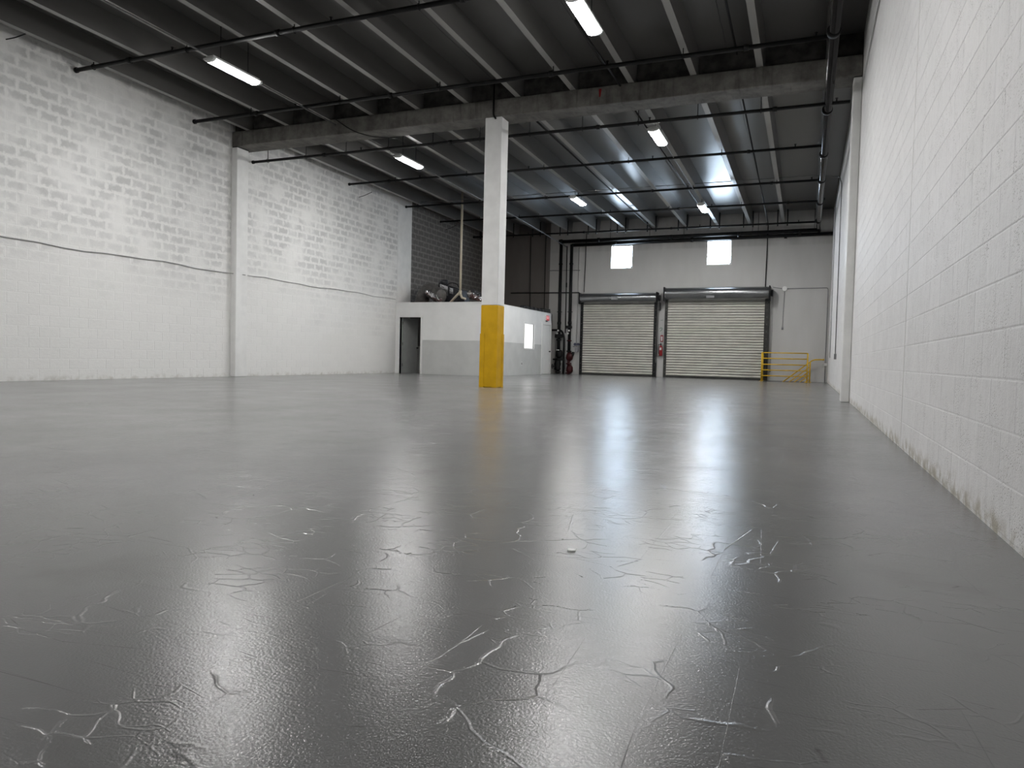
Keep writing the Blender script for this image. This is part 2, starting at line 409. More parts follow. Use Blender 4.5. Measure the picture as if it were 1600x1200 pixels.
def block_wall(wall, X, nx, bed, head, proud, spans, mat, ztop, skip):
    cand = []
    for row in range(int((6.9-CZ0)/CH)+1):
        z0 = CZ0+row*CH; off = (row % 2)*CL/2
        for (ya, yb) in spans:
            k0 = math.floor((ya+off)/CL)
            for kk in range(k0, k0+int((yb-ya)/CL)+2):
                a = max(ya, kk*CL-off); b = min(yb, (kk+1)*CL-off)
                if b-a < .06: continue
                yc, zc = (a+b)/2, z0+CH/2
                if z0 > ztop(yc) or skip(yc, zc): continue
                q = proj((X, yc, zc)); size = 0
                if q and -10 < q[0] < 1610 and -10 < q[1] < 1210:
                    q1, q2 = proj((X, a, zc)), proj((X, b, zc)); q3, q4 = proj((X, yc, z0)), proj((X, yc, z0+CH))
                    if q1 and q2: size = abs(q1[0]-q2[0])*abs(q3[1]-q4[1])
                cand.append((size, yc, zc, b-a))
    cand.sort(key=lambda t: -t[0])
    cache = {}; base = WL[wall.name]
    for i, (s, yc, zc, L) in enumerate(cand[:300]):
        key = (round(L, 3), i % 5)
        if key not in cache:
            b = block_mesh(nx, hash(key) % 1000, CH, L, bed, head, proud); me = bpy.data.meshes.new('block'); b.to_mesh(me); b.free()
            me.materials.append(M[mat]); cache[key] = me
        o = bpy.data.objects.new('block', cache[key]); COL.objects.link(o); o.parent = wall
        o.location = Vector((X, yc, zc)) - base
    vs, fs = [], []
    proto = {}
    for i, (s, yc, zc, L) in enumerate(cand[300:]):
        key = (round(L, 3), i % 5)
        if key not in proto:
            b = block_mesh(nx, hash(key) % 1000, CH, L, bed, head, proud); b.verts.index_update()
            proto[key] = ([v.co.copy() for v in b.verts], [[v.index for v in f.verts] for f in b.faces]); b.free()
        pv, pf = proto[key]; n0 = len(vs)
        vs += [(v.x, v.y+yc-base.y, v.z+zc-base.z) for v in pv]; fs += [[n0+j for j in f] for f in pf]
    me = bpy.data.meshes.new('block_courses'); me.from_pydata(vs, [], fs); me.materials.append(M[mat])
    o = bpy.data.objects.new('block_courses', me); COL.objects.link(o); o.parent = wall; o.location = (X-base.x, 0, 0); o['kind'] = 'stuff'

wl = struct('wall_left', box(BM(), XL-.2, XL-.0025, YN-.2, YF+.2, -.2, 7.3), 'mortar_l')
block_wall(wl, XL-.0025, 1, .010, .010, .0027, [(2, YB), (14.74, 22.34), (23.30, YF-.01)], 'block_l', lambda y: zf(y)-.02, lambda y, z: y > YO and z < HO-.1)
part('tie_column', box(BM(), XL-.01, XL+.004, 22.35, 23.30, HO, 6.45), 'pil', wl)
wr = struct('wall_right', box(BM(), XR+.002, XR+.2, YN-.2, YF+.2, -.2, 7.3), 'mortar_r')
block_wall(wr, XR+.002, -1, .0045, .0008, .0022, [(1.2, 6.70), (6.73, YB), (14.74, YF-.01)], 'block_r', lambda y: zf(y)-.02, lambda y, z: False)
part('control_joint', box(BM(), XR-.0012, XR+.005, 6.699, 6.731, 0, 6.6), 'caulk', wr)

# far wall with two window holes; the wall behind the camera
WIN = [(-7.74, -6.80, 4.45, 5.42), (-3.83, -2.87, 4.50, 5.48)]
bm = BM()
xs = [XL-.2, WIN[0][0], WIN[0][1], WIN[1][0], WIN[1][1], XR+.2]
for i in range(5):
    if i in (1, 3):
        w = WIN[i//2]; box(bm, xs[i], xs[i+1], YF, YF+.2, -1.4, w[2]); box(bm, xs[i], xs[i+1], YF, YF+.2, w[3], 7.3)
    else: box(bm, xs[i], xs[i+1], YF, YF+.2, -1.4, 7.3)
wb = struct('wall_back', bm, 'far')
struct('wall_front', box(BM(), XL-.2, XR+.2, YN-.2, YN, -.2, 7.6), 'white')
for i, (x0, x1, z0, z1) in enumerate(WIN):
    fr = BM(); t = .035
    for a in ((x0, x0+t, z0, z1), (x1-t, x1, z0, z1), (x0+t, x1-t, z0, z0+t), (x0+t, x1-t, z1-t, z1)):
        box(fr, a[0], a[1], YF-.012, YF+.07, a[2], a[3])
    w = struct('window_%d' % (i+1), fr, 'whiteplastic')
    n = 1 if i == 0 else 3; hh = (z1-z0-2*t)/n
    for k in range(n):
        g = .03 if n > 1 else 0
        part('pane', box(BM(), x0+t, x1-t, YF+.03, YF+.05, z0+t+k*hh+g/2, z0+t+(k+1)*hh-g/2), 'pane', w)
    for k in range(1, n): part('glazing_bar', box(BM(), x0+t, x1-t, YF+.022, YF+.055, z0+t+k*hh-.015, z0+t+k*hh+.015), 'midgrey', w)
    part('corner_latch', box(BM(), x1-.08, x1-.035, YF-.005, YF+.02, z0+.03, z0+.10, .004), 'dark', w)

# ------------------------------------------------------------------ roof: precast double tees
deck = BM()
hexa(deck, [(XL-.2, YN-.2, zf(YN)+.10), (XR+.2, YN-.2, zf(YN)+.10), (XR+.2, YB+.3, zf(YB)+.10), (XL-.2, YB+.3, zf(YB)+.10)] +
     [(x, y, 7.6) for x, y in ((XL-.2, YN-.2), (XR+.2, YN-.2), (XR+.2, YB+.3), (XL-.2, YB+.3))])
hexa(deck, [(XL-.2, YB+.3, zf(YB)+.10), (XR+.2, YB+.3, zf(YB)+.10), (XR+.2, YF+.2, zf(YF)+.10), (XL-.2, YF+.2, zf(YF)+.10)] +
     [(x, y, 7.6) for x, y in ((XL-.2, YB+.3), (XR+.2, YB+.3), (XR+.2, YF+.2), (XL-.2, YF+.2))])
ceiling = struct('ceiling', deck, 'roof')
for (ya, yb) in ((YN, YB+.27), (YB+.30, YF)):
    for j in range(6):
        xa, xb = (STEMX[2*j]+STEMX[2*j+1])/2-1.2165+.004, (STEMX[2*j]+STEMX[2*j+1])/2+1.2165-.004
        xa, xb = max(xa, XL), min(xb, XR)
        A, B = zf(ya), zf(yb)
        fl = hexa(BM(), [(xa, ya, A), (xb, ya, A), (xb, yb, B), (xa, yb, B), (xa, ya, A+.09), (xb, ya, A+.09), (xb, yb, B+.09), (xa, yb, B+.09)])
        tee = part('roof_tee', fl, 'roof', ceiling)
        for x in (STEMX[2*j], STEMX[2*j+1]):
            b0, b1 = zb(ya), zb(yb)
            sb = hexa(BM(), [(x-.06, ya, b0), (x+.06, ya, b0), (x+.06, yb, b1), (x-.06, yb, b1),
                             (x-.095, ya, A+.005), (x+.095, ya, A+.005), (x+.095, yb, B+.005), (x-.095, yb, B+.005)])
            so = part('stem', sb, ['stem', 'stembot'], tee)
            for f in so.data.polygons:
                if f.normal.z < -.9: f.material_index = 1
            
# ------------------------------------------------------------------ beam, pilasters, column
be = thing('concrete_beam', ((XL+XR)/2, (YB+YBR)/2, HB), 'stained bare concrete beam spanning the hall on the white column', 'beam')
part('girder', box(BM(), XL, XR, YB, YBR, HB, HT, .012), 'beam', be)
ends = [XL] + STEMX + [XR]
for i in range(13):
    a = ends[i] + (.085 if i else .0); b = ends[i+1] - (.085 if i < 12 else .0)
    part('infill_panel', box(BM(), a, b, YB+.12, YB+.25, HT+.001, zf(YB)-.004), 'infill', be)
part('paint_mark', hexa(BM(), [(-4.09, YB-.002, 5.99), (-4.06, YB-.002, 5.99), (-4.06, YB+.001, 5.99), (-4.09, YB+.001, 5.99),
     (-4.10, YB-.002, 6.15), (-4.04, YB-.002, 6.15), (-4.04, YB+.001, 6.15), (-4.10, YB+.001, 6.15)]), 'red', be, 'red drip of paint')
for x0, x1 in ((XL, XL+.19), (XR-.15, XR)):
    part('bearing_pad', box(BM(), x0+.01, x1-.01, YB+.015, YB+.4, HB-.022, HB-.001), 'dark', be)
solo('pilaster', box(BM(), XL, XL+.18, YB+.0, 14.72, 0, HB-.022, .012), 'pil', 'white pilaster on the long cable-strung block wall, under the concrete beam', 'pilaster')
solo('pilaster', box(BM(), XR-.145, XR, YB+.0, 14.72, 0, HB-.022, .012), 'pil', 'white pilaster on the pitted block wall beside the yellow stair rail', 'pilaster')
co = thing('concrete_column', (-6.427, 14.50, 0), 'square white column with a yellow base in mid floor', 'column')
CX0, CX1, CY0, CY1 = -6.621, -6.232, YB+.002, 14.69
part('shaft', box(BM(), CX0, CX1, CY0, CY1, 1.79, HB-.001, .012), 'pil', co)
part('yellow_base', box(BM(), CX0-.002, CX1+.002, CY0-.002, CY1+.002, 0, 1.79, .012), 'yellow', co)
for sx, sy in ((0, 0), (1, 0), (1, 1), (0, 1)):
    b = BM(); t = .008; L = .10
    cx = CX1+.002 if sx else CX0-.002; cy = CY1+.002 if sy else CY0-.002; dx = 1 if sx else -1; dy = 1 if sy else -1
    box(b, min(cx+dx*t, cx-dx*L), max(cx+dx*t, cx-dx*L), min(cy, cy+dy*t), max(cy, cy+dy*t), 0, 1.17)
    box(b, min(cx, cx+dx*t), max(cx, cx+dx*t), min(cy, cy-dy*L), max(cy, cy-dy*L), 0, 1.17)
    part('corner_guard', b, 'yellow', co)

# ------------------------------------------------------------------ office box in the back corner
of = thing('office_room', (-11.8, 25.5, 0), 'low white office room with grey lower walls in the back corner', 'office')
DX0, DX1, DH = -13.50, -12.65, 2.0
b = BM()
box(b, XL+.001, DX0, YO, YO+.12, 0, HO); box(b, DX1, XO, YO, YO+.12, 0, HO); box(b, DX0, DX1, YO, YO+.12, DH, HO)
part('front_wall', b, 'white', of)
WY0, WY1, WZ0, WZ1 = 25.50, 26.52, 1.03, 1.96
SY0, SY1 = 27.50, 28.50
b = BM()
for y0, y1, z0, z1 in ((YO+.12, WY0, 0, HO), (WY0, WY1, 0, WZ0), (WY0, WY1, WZ1, HO), (WY1, SY0, 0, HO), (SY0, SY1, 2.04, HO), (SY1, YO2, 0, HO)):
    box(b, XO-.12, XO, y0, y1, z0, z1)
part('side_wall', b, 'white', of)
part('rear_wall', box(BM(), XL+.001, XO, YO2-.12, YO2, 0, HO), 'white', of)
part('roof_deck', box(BM(), XL+.002, XO-.12, YO+.12, YO2-.12, HO-.12, HO-.02), 'rust', of)
part('cap_trim', box(BM(), XL+.001, XO+.012, YO-.012, YO+.13, HO, HO+.018), 'white', of)
part('cap_trim', box(BM(), XO-.13, XO+.012, YO+.13, YO2, HO, HO+.018), 'white', of)
part('wainscot', box(BM(), DX1+.08, XO+.004, YO-.004, YO, .0, 1.2), 'officegrey', of, 'light grey lower wall')
b = BM(); box(b, XO, XO+.004, YO, WY0-.05, 0, 1.2); box(b, XO, XO+.004, WY0-.05, WY1+.05, 0, WZ0-.05); box(b, XO, XO+.004, WY1+.05, SY0-.08, 0, 1.2)
part('wainscot', b, 'officegrey', of, 'light grey lower wall')
b = BM(); box(b, DX1+.08, XO+.008, YO-.01, YO, 1.2, 1.225); part('rail_trim', b, 'white', of)
b = BM(); box(b, DX0-.07, DX0, YO-.018, YO+.13, 0, DH+.07); box(b, DX1, DX1+.07, YO-.018, YO+.13, 0, DH+.07); box(b, DX0, DX1, YO-.018, YO+.13, DH, DH+.07)
part('door_frame', b, 'white', of)
# open leaf, hinged on the left jamb
th = math.radians(80); hx, hy = DX0+.005, YO+.13
def leafpt(s, t, z): return (hx+s*math.cos(th)-t*math.sin(th)*-1, hy+s*math.sin(th)-t*math.cos(th), z)
def leafbox(b, s0, s1, t0, t1, z0, z1):
    return hexa(b, [leafpt(s0, t0, z0), leafpt(s1, t0, z0), leafpt(s1, t1, z0), leafpt(s0, t1, z0), leafpt(s0, t0, z1), leafpt(s1, t0, z1), leafpt(s1, t1, z1), leafpt(s0, t1, z1)])
leaf = part('door', leafbox(BM(), 0, .84, 0, .04, .01, 1.98), 'doorgrey', of, 'grey door leaf swung open into the dark room')
b = BM(); cyl(b, leafpt(.77, .04, .92), leafpt(.77, .09, .92), .012); cyl(b, leafpt(.77, .075, .92), leafpt(.77, .12, .92), .028)
part('door_knob', b, 'knob', leaf)
for z in (.25, 1.0, 1.75):
    part('hinge', leafbox(BM(), -.02, .02, .035, .05, z, z+.1), 'galv', leaf)
# closed side door
d2 = part('door', box(BM(), XO-.05, XO-.012, SY0, SY1, .01, 2.04), 'white', of, 'closed white side door')
b = BM(); cyl(b, (XO-.012, 28.36, .94), (XO+.03, 28.36, .94), .012); cyl(b, (XO+.02, 28.36, .94), (XO+.065, 28.36, .94), .03)
part('door_knob', b, 'knob', d2)
b = BM(); box(b, XO-.11, XO+.02, SY0-.07, SY0, 0, 2.11); box(b, XO-.11, XO+.02, SY1, SY1+.07, 0, 2.11); box(b, XO-.11, XO+.02, SY0, SY1, 2.04, 2.11)
part('door_frame', b, 'white', of)
b = BM(); t = .05
for y0, y1, z0, z1 in ((WY0-t, WY0, WZ0-t, WZ1+t), (WY1, WY1+t, WZ0-t, WZ1+t), (WY0, WY1, WZ1, WZ1+t), (WY0, WY1, WZ0-t, WZ0)):
    box(b, XO-.06, XO+.02, y0, y1, z0, z1)
wf = part('window_frame', b, 'white', of)
part('pane', box(BM(), XO-.05, XO-.035, WY0, WY1, WZ0, WZ1), 'officepane', wf, 'bright white lit window pane')
ou = part('outlet_plate', box(BM(), XO+.004, XO+.012, 25.22, 25.33, .36, .50, .003), 'whiteplastic', of)
part('socket', box(BM(), XO+.011, XO+.014, 25.25, 25.30, .385, .475), 'dark', ou)

# exit sign on the office side wall
ex = thing('exit_sign', (XO, 27.98, 2.19), 'small red lit exit sign above the white side door', 'exit sign')
part('housing', box(BM(), XO+.001, XO+.05, 27.78, 28.18, 2.20, 2.42, .008), 'whiteplastic', ex)
part('face', box(BM(), XO+.05, XO+.056, 27.80, 28.16, 2.215, 2.405), 'exitred', ex)
def text_mesh(body, size, extrude=.002):
    cu = bpy.data.curves.new('txt', 'FONT'); cu.body = body; cu.size = size; cu.extrude = extrude; cu.align_x = 'CENTER'; cu.align_y = 'CENTER'
    to = bpy.data.objects.new('txt', cu); COL.objects.link(to); bpy.context.view_layer.update()
    me = bpy.data.meshes.new_from_object(to.evaluated_get(bpy.context.evaluated_depsgraph_get()))
    bpy.data.objects.remove(to, do_unlink=True); bpy.data.curves.remove(cu)
    b = bmesh.new(); b.from_mesh(me); bpy.data.meshes.remove(me); return b
b = text_mesh('EXIT', .17)
bmesh.ops.transform(b, matrix=Matrix.Translation((XO+.0575, 27.98, 2.31)) @ Matrix(((0, 0, 1, 0), (1, 0, 0, 0), (0, 1, 0, 0), (0, 0, 0, 1))), verts=b.verts)
part('lettering', b, 'exit', ex)
part('emergency_lamp', box(BM(), XO+.002, XO+.05, 27.86, 28.02, 2.165, 2.199, .006), 'knob', ex)

# things standing on the office roof
def crumple(bm, amt):
    for v in bm.verts: v.co += Vector([(random.random()-.5)*amt for _ in range(3)])
    for f in bm.faces: f.smooth = False
    return bm
def dense(pts, n=5):
    pts = [Vector(p) for p in pts]; return [pts[i].lerp(pts[i+1], k/n) for i in range(len(pts)-1) for k in range(n)] + [pts[-1]]
du = thing('flexible_duct', (-12.9, 23.5, HO), 'dull grey flexible duct elbow on the office roof against the block wall', 'duct')
arc = [(-13.28, 23.45, 2.53), (-13.25, 23.42, 2.72), (-13.10, 23.35, 2.98), (-12.86, 23.26, 3.05), (-12.62, 23.18, 2.95), (-12.40, 23.10, 2.82), (-12.22, 23.04, 2.78)]
fine = []
for i in range(len(arc)-1):
    for k in range(6): fine.append(Vector(arc[i]).lerp(Vector(arc[i+1]), k/6))
fine = [sum((fine[max(0, min(len(fine)-1, i+d))] for d in (-2, -1, 0, 1, 2)), Vector())/5 for i in range(len(fine))]
part('hose', tube(BM(), fine, [.27 if i % 2 else .245 for i in range(len(fine))], 14), 'duct', du)
part('foil_band', crumple(tube(BM(), dense([(-12.72, 22.86, 2.96), (-12.45, 22.80, 2.80), (-12.15, 22.78, 2.63)]), .085, 9), .05), 'foil', du)
au = thing('air_handler', (-12.1, 23.8, HO), 'dark foil-taped air handler lying on the office roof', 'air handler')
b = hexa(BM(), [(-12.72, 23.6, 2.495), (-11.55, 23.6, 2.495), (-11.55, 24.1, 2.495), (-12.72, 24.1, 2.495), (-12.68, 23.6, 3.36), (-11.72, 23.6, 3.08), (-11.72, 24.1, 3.08), (-12.68, 24.1, 3.36)])
bmesh.ops.bevel(b, geom=list(b.edges), offset=.02, segments=1, affect='EDGES'); cas = part('casing', b, 'unit', au)
part('foil_patch', hexa(BM(), [(-12.62, 23.585, 3.0), (-12.28, 23.585, 2.86), (-12.28, 23.6, 2.86), (-12.62, 23.6, 3.0), (-12.60, 23.585, 3.30), (-12.28, 23.585, 3.20), (-12.28, 23.6, 3.20), (-12.60, 23.6, 3.30)]), 'foil', au)
part('foil_patch', hexa(BM(), [(-12.20, 23.585, 2.95), (-12.05, 23.585, 2.92), (-12.05, 23.6, 2.92), (-12.20, 23.6, 2.95), (-12.20, 23.585, 3.16), (-12.05, 23.585, 3.12), (-12.05, 23.6, 3.12), (-12.20, 23.6, 3.16)]), 'foil', au)
part('fan_cap', tube(BM(), [(-12.55, 23.8, 3.28), (-12.55, 23.8, 3.47)], .15, 14), 'unit', au)
part('cable_loop', tube(BM(), bend([(-12.4, 23.7, 3.25), (-12.2, 23.7, 3.36), (-11.95, 23.7, 3.30), (-11.85, 23.7, 3.12)], .1), .014, 8), 'black', au)
fd = thing('foil_duct', (-11.3, 23.8, HO), 'crumpled silver foil duct trailing along the office roof', 'duct')
pts = [(-11.36, 23.50, 2.92), (-11.32, 23.6, 2.90), (-11.25, 23.75, 2.86), (-11.08, 23.8, 2.80), (-10.9, 23.9, 2.74), (-10.70, 24.0, 2.68)]
part('liner', crumple(tube(BM(), dense(pts, 4), .12, 9), .07), 'foil', fd)
part('jacket', tube(BM(), [(p[0]+.05, p[1]+.15, p[2]+.10-.03*i) for i, p in enumerate(pts)], [.10, .12, .12, .12, .11, .09], 10), 'unit', fd)
vp = thing('vent_pipe', (-11.6, 23.3, HO), 'cream plastic vent pipe rising from the office roof to ceiling', 'pipe')
part('riser_pipe', cyl(BM(), (-11.62, 23.3, 2.86), (-11.62, 23.3, zf(23.3)), .042, 12), 'pvc', vp)
part('branch', tube(BM(), [(-11.62, 23.3, 2.97), (-11.80, 23.3, 2.80), (-12.02, 23.3, 2.58)], .045, 12), 'pvc', vp)
part('branch', tube(BM(), [(-11.62, 23.3, 2.92), (-11.55, 23.3, 2.76), (-11.40, 23.3, 2.72)], .04, 12), 'pvc', vp)
part('fitting', cyl(BM(), (-11.62, 23.3, 2.84), (-11.62, 23.3, 3.02), .055, 12), 'pvc', vp)
bx = thing('electrical_trough', (-10.1, 27.2, HO), 'long dark electrical trough on the office roof edge by exit sign', 'trough')
part('casing', box(BM(), -10.22, -10.02, 25.6, 28.6, HO+.02, HO+.13, .01), 'unit', bx)
part('lid_box', box(BM(), -10.24, -10.0, 27.85, 28.5, HO+.02, HO+.2, .01), 'guide', bx)
for i in range(5):
    part('bracket', box(BM(), -10.235, -10.005, 25.7+.45*i, 25.76+.45*i, HO+.02, HO+.15, .004), 'blackflat', bx)

# ------------------------------------------------------------------ roll-up doors
def rollup(loc, x0, x1, sx0, sx1, ztop, zhood, gm, label, plate):
    t = thing('roll_up_door', loc, label, 'roll-up door', 'roll-up doors in the far wall')
    Yc = YF-.11; n = 29; z0 = .07; p = (zhood+.05-z0)/n
    prof = []
    for i in range(7):
        a = i/6; prof.append((-.028*math.sin(math.pi*a)**.8, .006+a*(p-.012)))
    b = BM(); L = sx1-sx0
    va = [b.verts.new((-L/2, y, z-p/2)) for y, z in prof]; vb = [b.verts.new((L/2, y, z-p/2)) for y, z in prof]
    for i in range(6): f = b.faces.new((va[i], vb[i], vb[i+1], va[i+1])); f.smooth = True
    for (y, z) in ((.004, prof[-1][1]-p/2),):
        c0 = b.verts.new((-L/2, .012, p/2-.006)); c1 = b.verts.new((L/2, .012, p/2-.006)); d0 = b.verts.new((-L/2, .012, -p/2+.006)); d1 = b.verts.new((L/2, .012, -p/2+.006))
        b.faces.new((va[6], vb[6], c1, c0)); b.faces.new((c0, c1, d1, d0)); b.faces.new((d0, d1, vb[0], va[0]))
    bmesh.ops.recalc_face_normals(b, faces=b.faces)
    me = bpy.data.meshes.new('slat'); b.to_mesh(me); b.free(); me.materials.append(M['slat'])
    base = WL[t.name]
    for k in range(n):
        o = bpy.data.objects.new('slat', me); COL.objects.link(o); o.parent = t
        o.location = Vector(((sx0+sx1)/2, Yc, z0+(k+.5)*p))-base
    part('curtain_backing', box(BM(), sx0, sx1, Yc+.014, Yc+.022, z0, zhood+.05), 'guide', t)
    part('bottom_bar', box(BM(), sx0+.01, sx1-.01, Yc-.05, Yc+.03, .004, z0+.005, .006), 'guide', t)
    for a, c in ((x0+.02, sx0+.01), (sx1-.01, x1-.02)):
        g = BM(); box(g, a, c, Yc-.05, YF-.001, 0, zhood+.02, .004); gr = part('guide_rail', g, gm, t)
        g2 = BM()
        for z in [.2+.28*q for q in range(11)]:
            if z < zhood: cyl(g2, ((a+c)/2, Yc-.06, z), ((a+c)/2, Yc-.049, z), .012, 6)
        part('bolt', g2, 'galv', gr)
    # hood: rounded steel sheet over the coil
    r = (ztop-zhood)/2; zc = (ztop+zhood)/2; yc = YF-.04-r
    g = BM(); prof = [(YF-.001, ztop-.01)] + [(yc + math.cos(w)*r, zc+math.sin(w)*r) for w in [math.radians(90+a) for a in range(0, 171, 10)]] + [(yc+.08, zhood-.035), (yc+.10, zhood-.035)]
    A = [g.verts.new((x0+.05, y, z)) for y, z in prof]; B = [g.verts.new((x1-.05, y, z)) for y, z in prof]
    for i in range(len(prof)-1): f = g.faces.new((A[i], B[i], B[i+1], A[i+1])); f.smooth = True
    g.faces.new((A[-1], B[-1], B[0], A[0]))
    hd = part('hood', g, 'hood', t)
    for xa, xb in ((x0, x0+.055), (x1-.055, x1)):
        g = BM(); box(g, xa, xb, yc-r-.015, YF-.001, zhood-.05, ztop+.02, .015); part('end_bracket', g, 'blackflat', t)
    part('maker_plate', box(BM(), plate[0], plate[1], yc-r-.006, yc-r+.012, plate[2], plate[3]), 'midgrey', hd)
    return t
dA = rollup((-7.28, YF-.1, 0), -8.96, -5.66, -8.83, -5.81, 3.42, 3.02, 'blackflat', 'beige slatted roll-up door with black side rails, by the black fire risers', (-7.55, -7.28, 3.14, 3.26))
dB = rollup((-3.4, YF-.1, 0), -5.40, -1.36, -5.28, -1.55, 3.60, 3.10, 'guide', 'wider beige slatted roll-up door beside the yellow guard rail', (-3.72, -3.42, 3.17, 3.25))
g = BM(); cyl(g, (-5.62, 29.2, 3.2), (-5.55, 29.2, 3.2), .12, 16); part('chain_wheel', g, 'blackflat', dA)
g = BM(); tube(g, bend([(-5.585, 29.20, 3.15), (-5.60, 29.22, 2.2), (-5.57, 29.24, 1.55), (-5.63, 29.26, .9), (-5.68, 29.3, .55), (-5.70, 29.28, 1.0), (-5.66, 29.22, 2.2), (-5.63, 29.20, 3.15)], .08), .011, 6)
part('hand_chain', g, 'galv', dA)
g = BM(); box(g, -5.68, -5.56, 29.22, 29.42, 2.70, 3.02, .01); part('operator_box', g, 'blackflat', dA)
g = BM(); cyl(g, (-1.35, 29.25, 3.35), (-1.27, 29.25, 3.35), .13, 16); part('chain_wheel', g, 'blackflat', dB)
g = BM(); tube(g, [(-1.31, 29.20, 3.3), (-1.30, 29.24, 2.0), (-1.29, 29.26, .35), (-1.27, 29.28, .34), (-1.26, 29.26, 2.0), (-1.27, 29.2, 3.3)], .008, 6); part('hand_chain', g, 'galv', dB)

# fire extinguisher, sign and marks between the doors
fe = thing('fire_extinguisher', (-5.51, YF-.10, .86), 'red fire extinguisher hung between the two roll-up doors', 'extinguisher')
part('cylinder', tube(BM(), [(-5.51, YF-.10, .86), (-5.51, YF-.10, .875), (-5.51, YF-.10, 1.20), (-5.51, YF-.10, 1.26), (-5.51, YF-.10, 1.30)], [.06, .072, .072, .05, .022], 16), 'red', fe)
part('valve', box(BM(), -5.535, -5.485, YF-.125, YF-.075, 1.29, 1.35, .008), 'blackflat', fe)
part('handle', hexa(BM(), [(-5.525, YF-.20, 1.37), (-5.495, YF-.20, 1.37), (-5.495, YF-.08, 1.34), (-5.525, YF-.08, 1.34), (-5.525, YF-.20, 1.385), (-5.495, YF-.20, 1.385), (-5.495, YF-.08, 1.36), (-5.525, YF-.08, 1.36)]), 'blackflat', fe)
part('hose', tube(BM(), bend([(-5.53, YF-.1, 1.33), (-5.62, YF-.1, 1.33), (-5.61, YF-.12, 1.05), (-5.585, YF-.13, .95)], .06), .013, 8), 'blackflat', fe)
part('label_plate', box(BM(), -5.545, -5.475, YF-.174, YF-.171, 1.10, 1.20), 'whiteplastic', fe)
part('wall_bracket', box(BM(), -5.54, -5.48, YF-.03, YF-.001, .95, 1.28, .004), 'galv', fe)
sg = thing('extinguisher_sign', (-5.50, YF, 1.40), 'narrow white sign with red border above the fire extinguisher', 'sign')
part('board', box(BM(), -5.56, -5.44, YF-.008, YF-.001, 1.43, 1.71), 'red', sg)
part('panel', box(BM(), -5.53, -5.47, YF-.011, YF-.008, 1.47, 1.66), 'whiteplastic', sg)
gm_ = thing('wall_graffito', (-5.53, YF, 1.87), 'small green hook-shaped marker scrawl above the red-bordered sign', 'marking')
part('stroke', tube(BM(), [(-5.60, YF-.003, 1.96), (-5.56, YF-.003, 2.02), (-5.50, YF-.003, 2.00), (-5.50, YF-.003, 1.94), (-5.55, YF-.003, 1.90), (-5.57, YF-.003, 1.86)], .010, 6), 'green', gm_)
part('stroke', tube(BM(), [(-5.57, YF-.003, 2.32), (-5.46, YF-.003, 2.33)], .008, 6), 'green', gm_)

# ------------------------------------------------------------------ yellow guard and stair rails
GX0, GX1, GY = -1.53, 0.04, 28.18
gr = thing('guard_rail', ((GX0+GX1)/2, GY, 0), 'yellow five-bar guard rail in front of the stair pit', 'guard rail')
for x, y, h in ((GX0, GY, 1.07), (GX1, GY, 1.07), (GX0-.02, 29.25, 1.07)):
    part('post', cyl(BM(), (x, y, 0), (x, y, h), .026, 10), 'railyellow', gr)
    part('base_plate', box(BM(), x-.06, x+.06, y-.06, y+.06, 0, .01), 'railyellow', gr)
for z in (1.06, .85, .63, .42, .21):
    part('rail', cyl(BM(), (GX0, GY, z), (GX1, GY, z), .021, 10), 'railyellow', gr)
    part('return_rail', cyl(BM(), (GX0, GY, z), (GX0-.02, 29.25, z), .021, 10), 'railyellow', gr)
def stairrail(y, n, label):
    t = thing('stair_handrail', (.15, y, 0), label, 'handrail', 'handrails of the stair')
    sl = .84
    top = [(.56, y, .85), (.24, y, .84), (.06, y, .70), (-1.40, y, .70-1.46*sl)]
    part('handrail', tube(BM(), bend(top, .10), .024, 10), 'railyellow', t)
    part('end_cap', cyl(BM(), (.56, y, .85), (.60, y, .85), .032, 12), 'railyellow', t)
    part('post', cyl(BM(), (.13, y, 0), (.13, y, .75), .026, 10), 'railyellow', t)
    part('base_plate', box(BM(), .10, .19, y-.05, y+.05, 0, .01), 'railyellow', t)
    part('post', cyl(BM(), (-1.30, y, -1.2), (-1.30, y, .70-1.36*sl), .024, 10), 'railyellow', t)
    for k in range(n):
        z = .58-.15*k
        part('rail', cyl(BM(), (.13, y, z), (-1.30, y, z-1.43*sl), .018, 8), 'railyellow', t)
stairrail(28.36, 4, 'yellow sloped handrail with infill bars along the guard side of stair')
stairrail(29.30, 0, 'plain yellow sloped handrail along the wall side of stair')

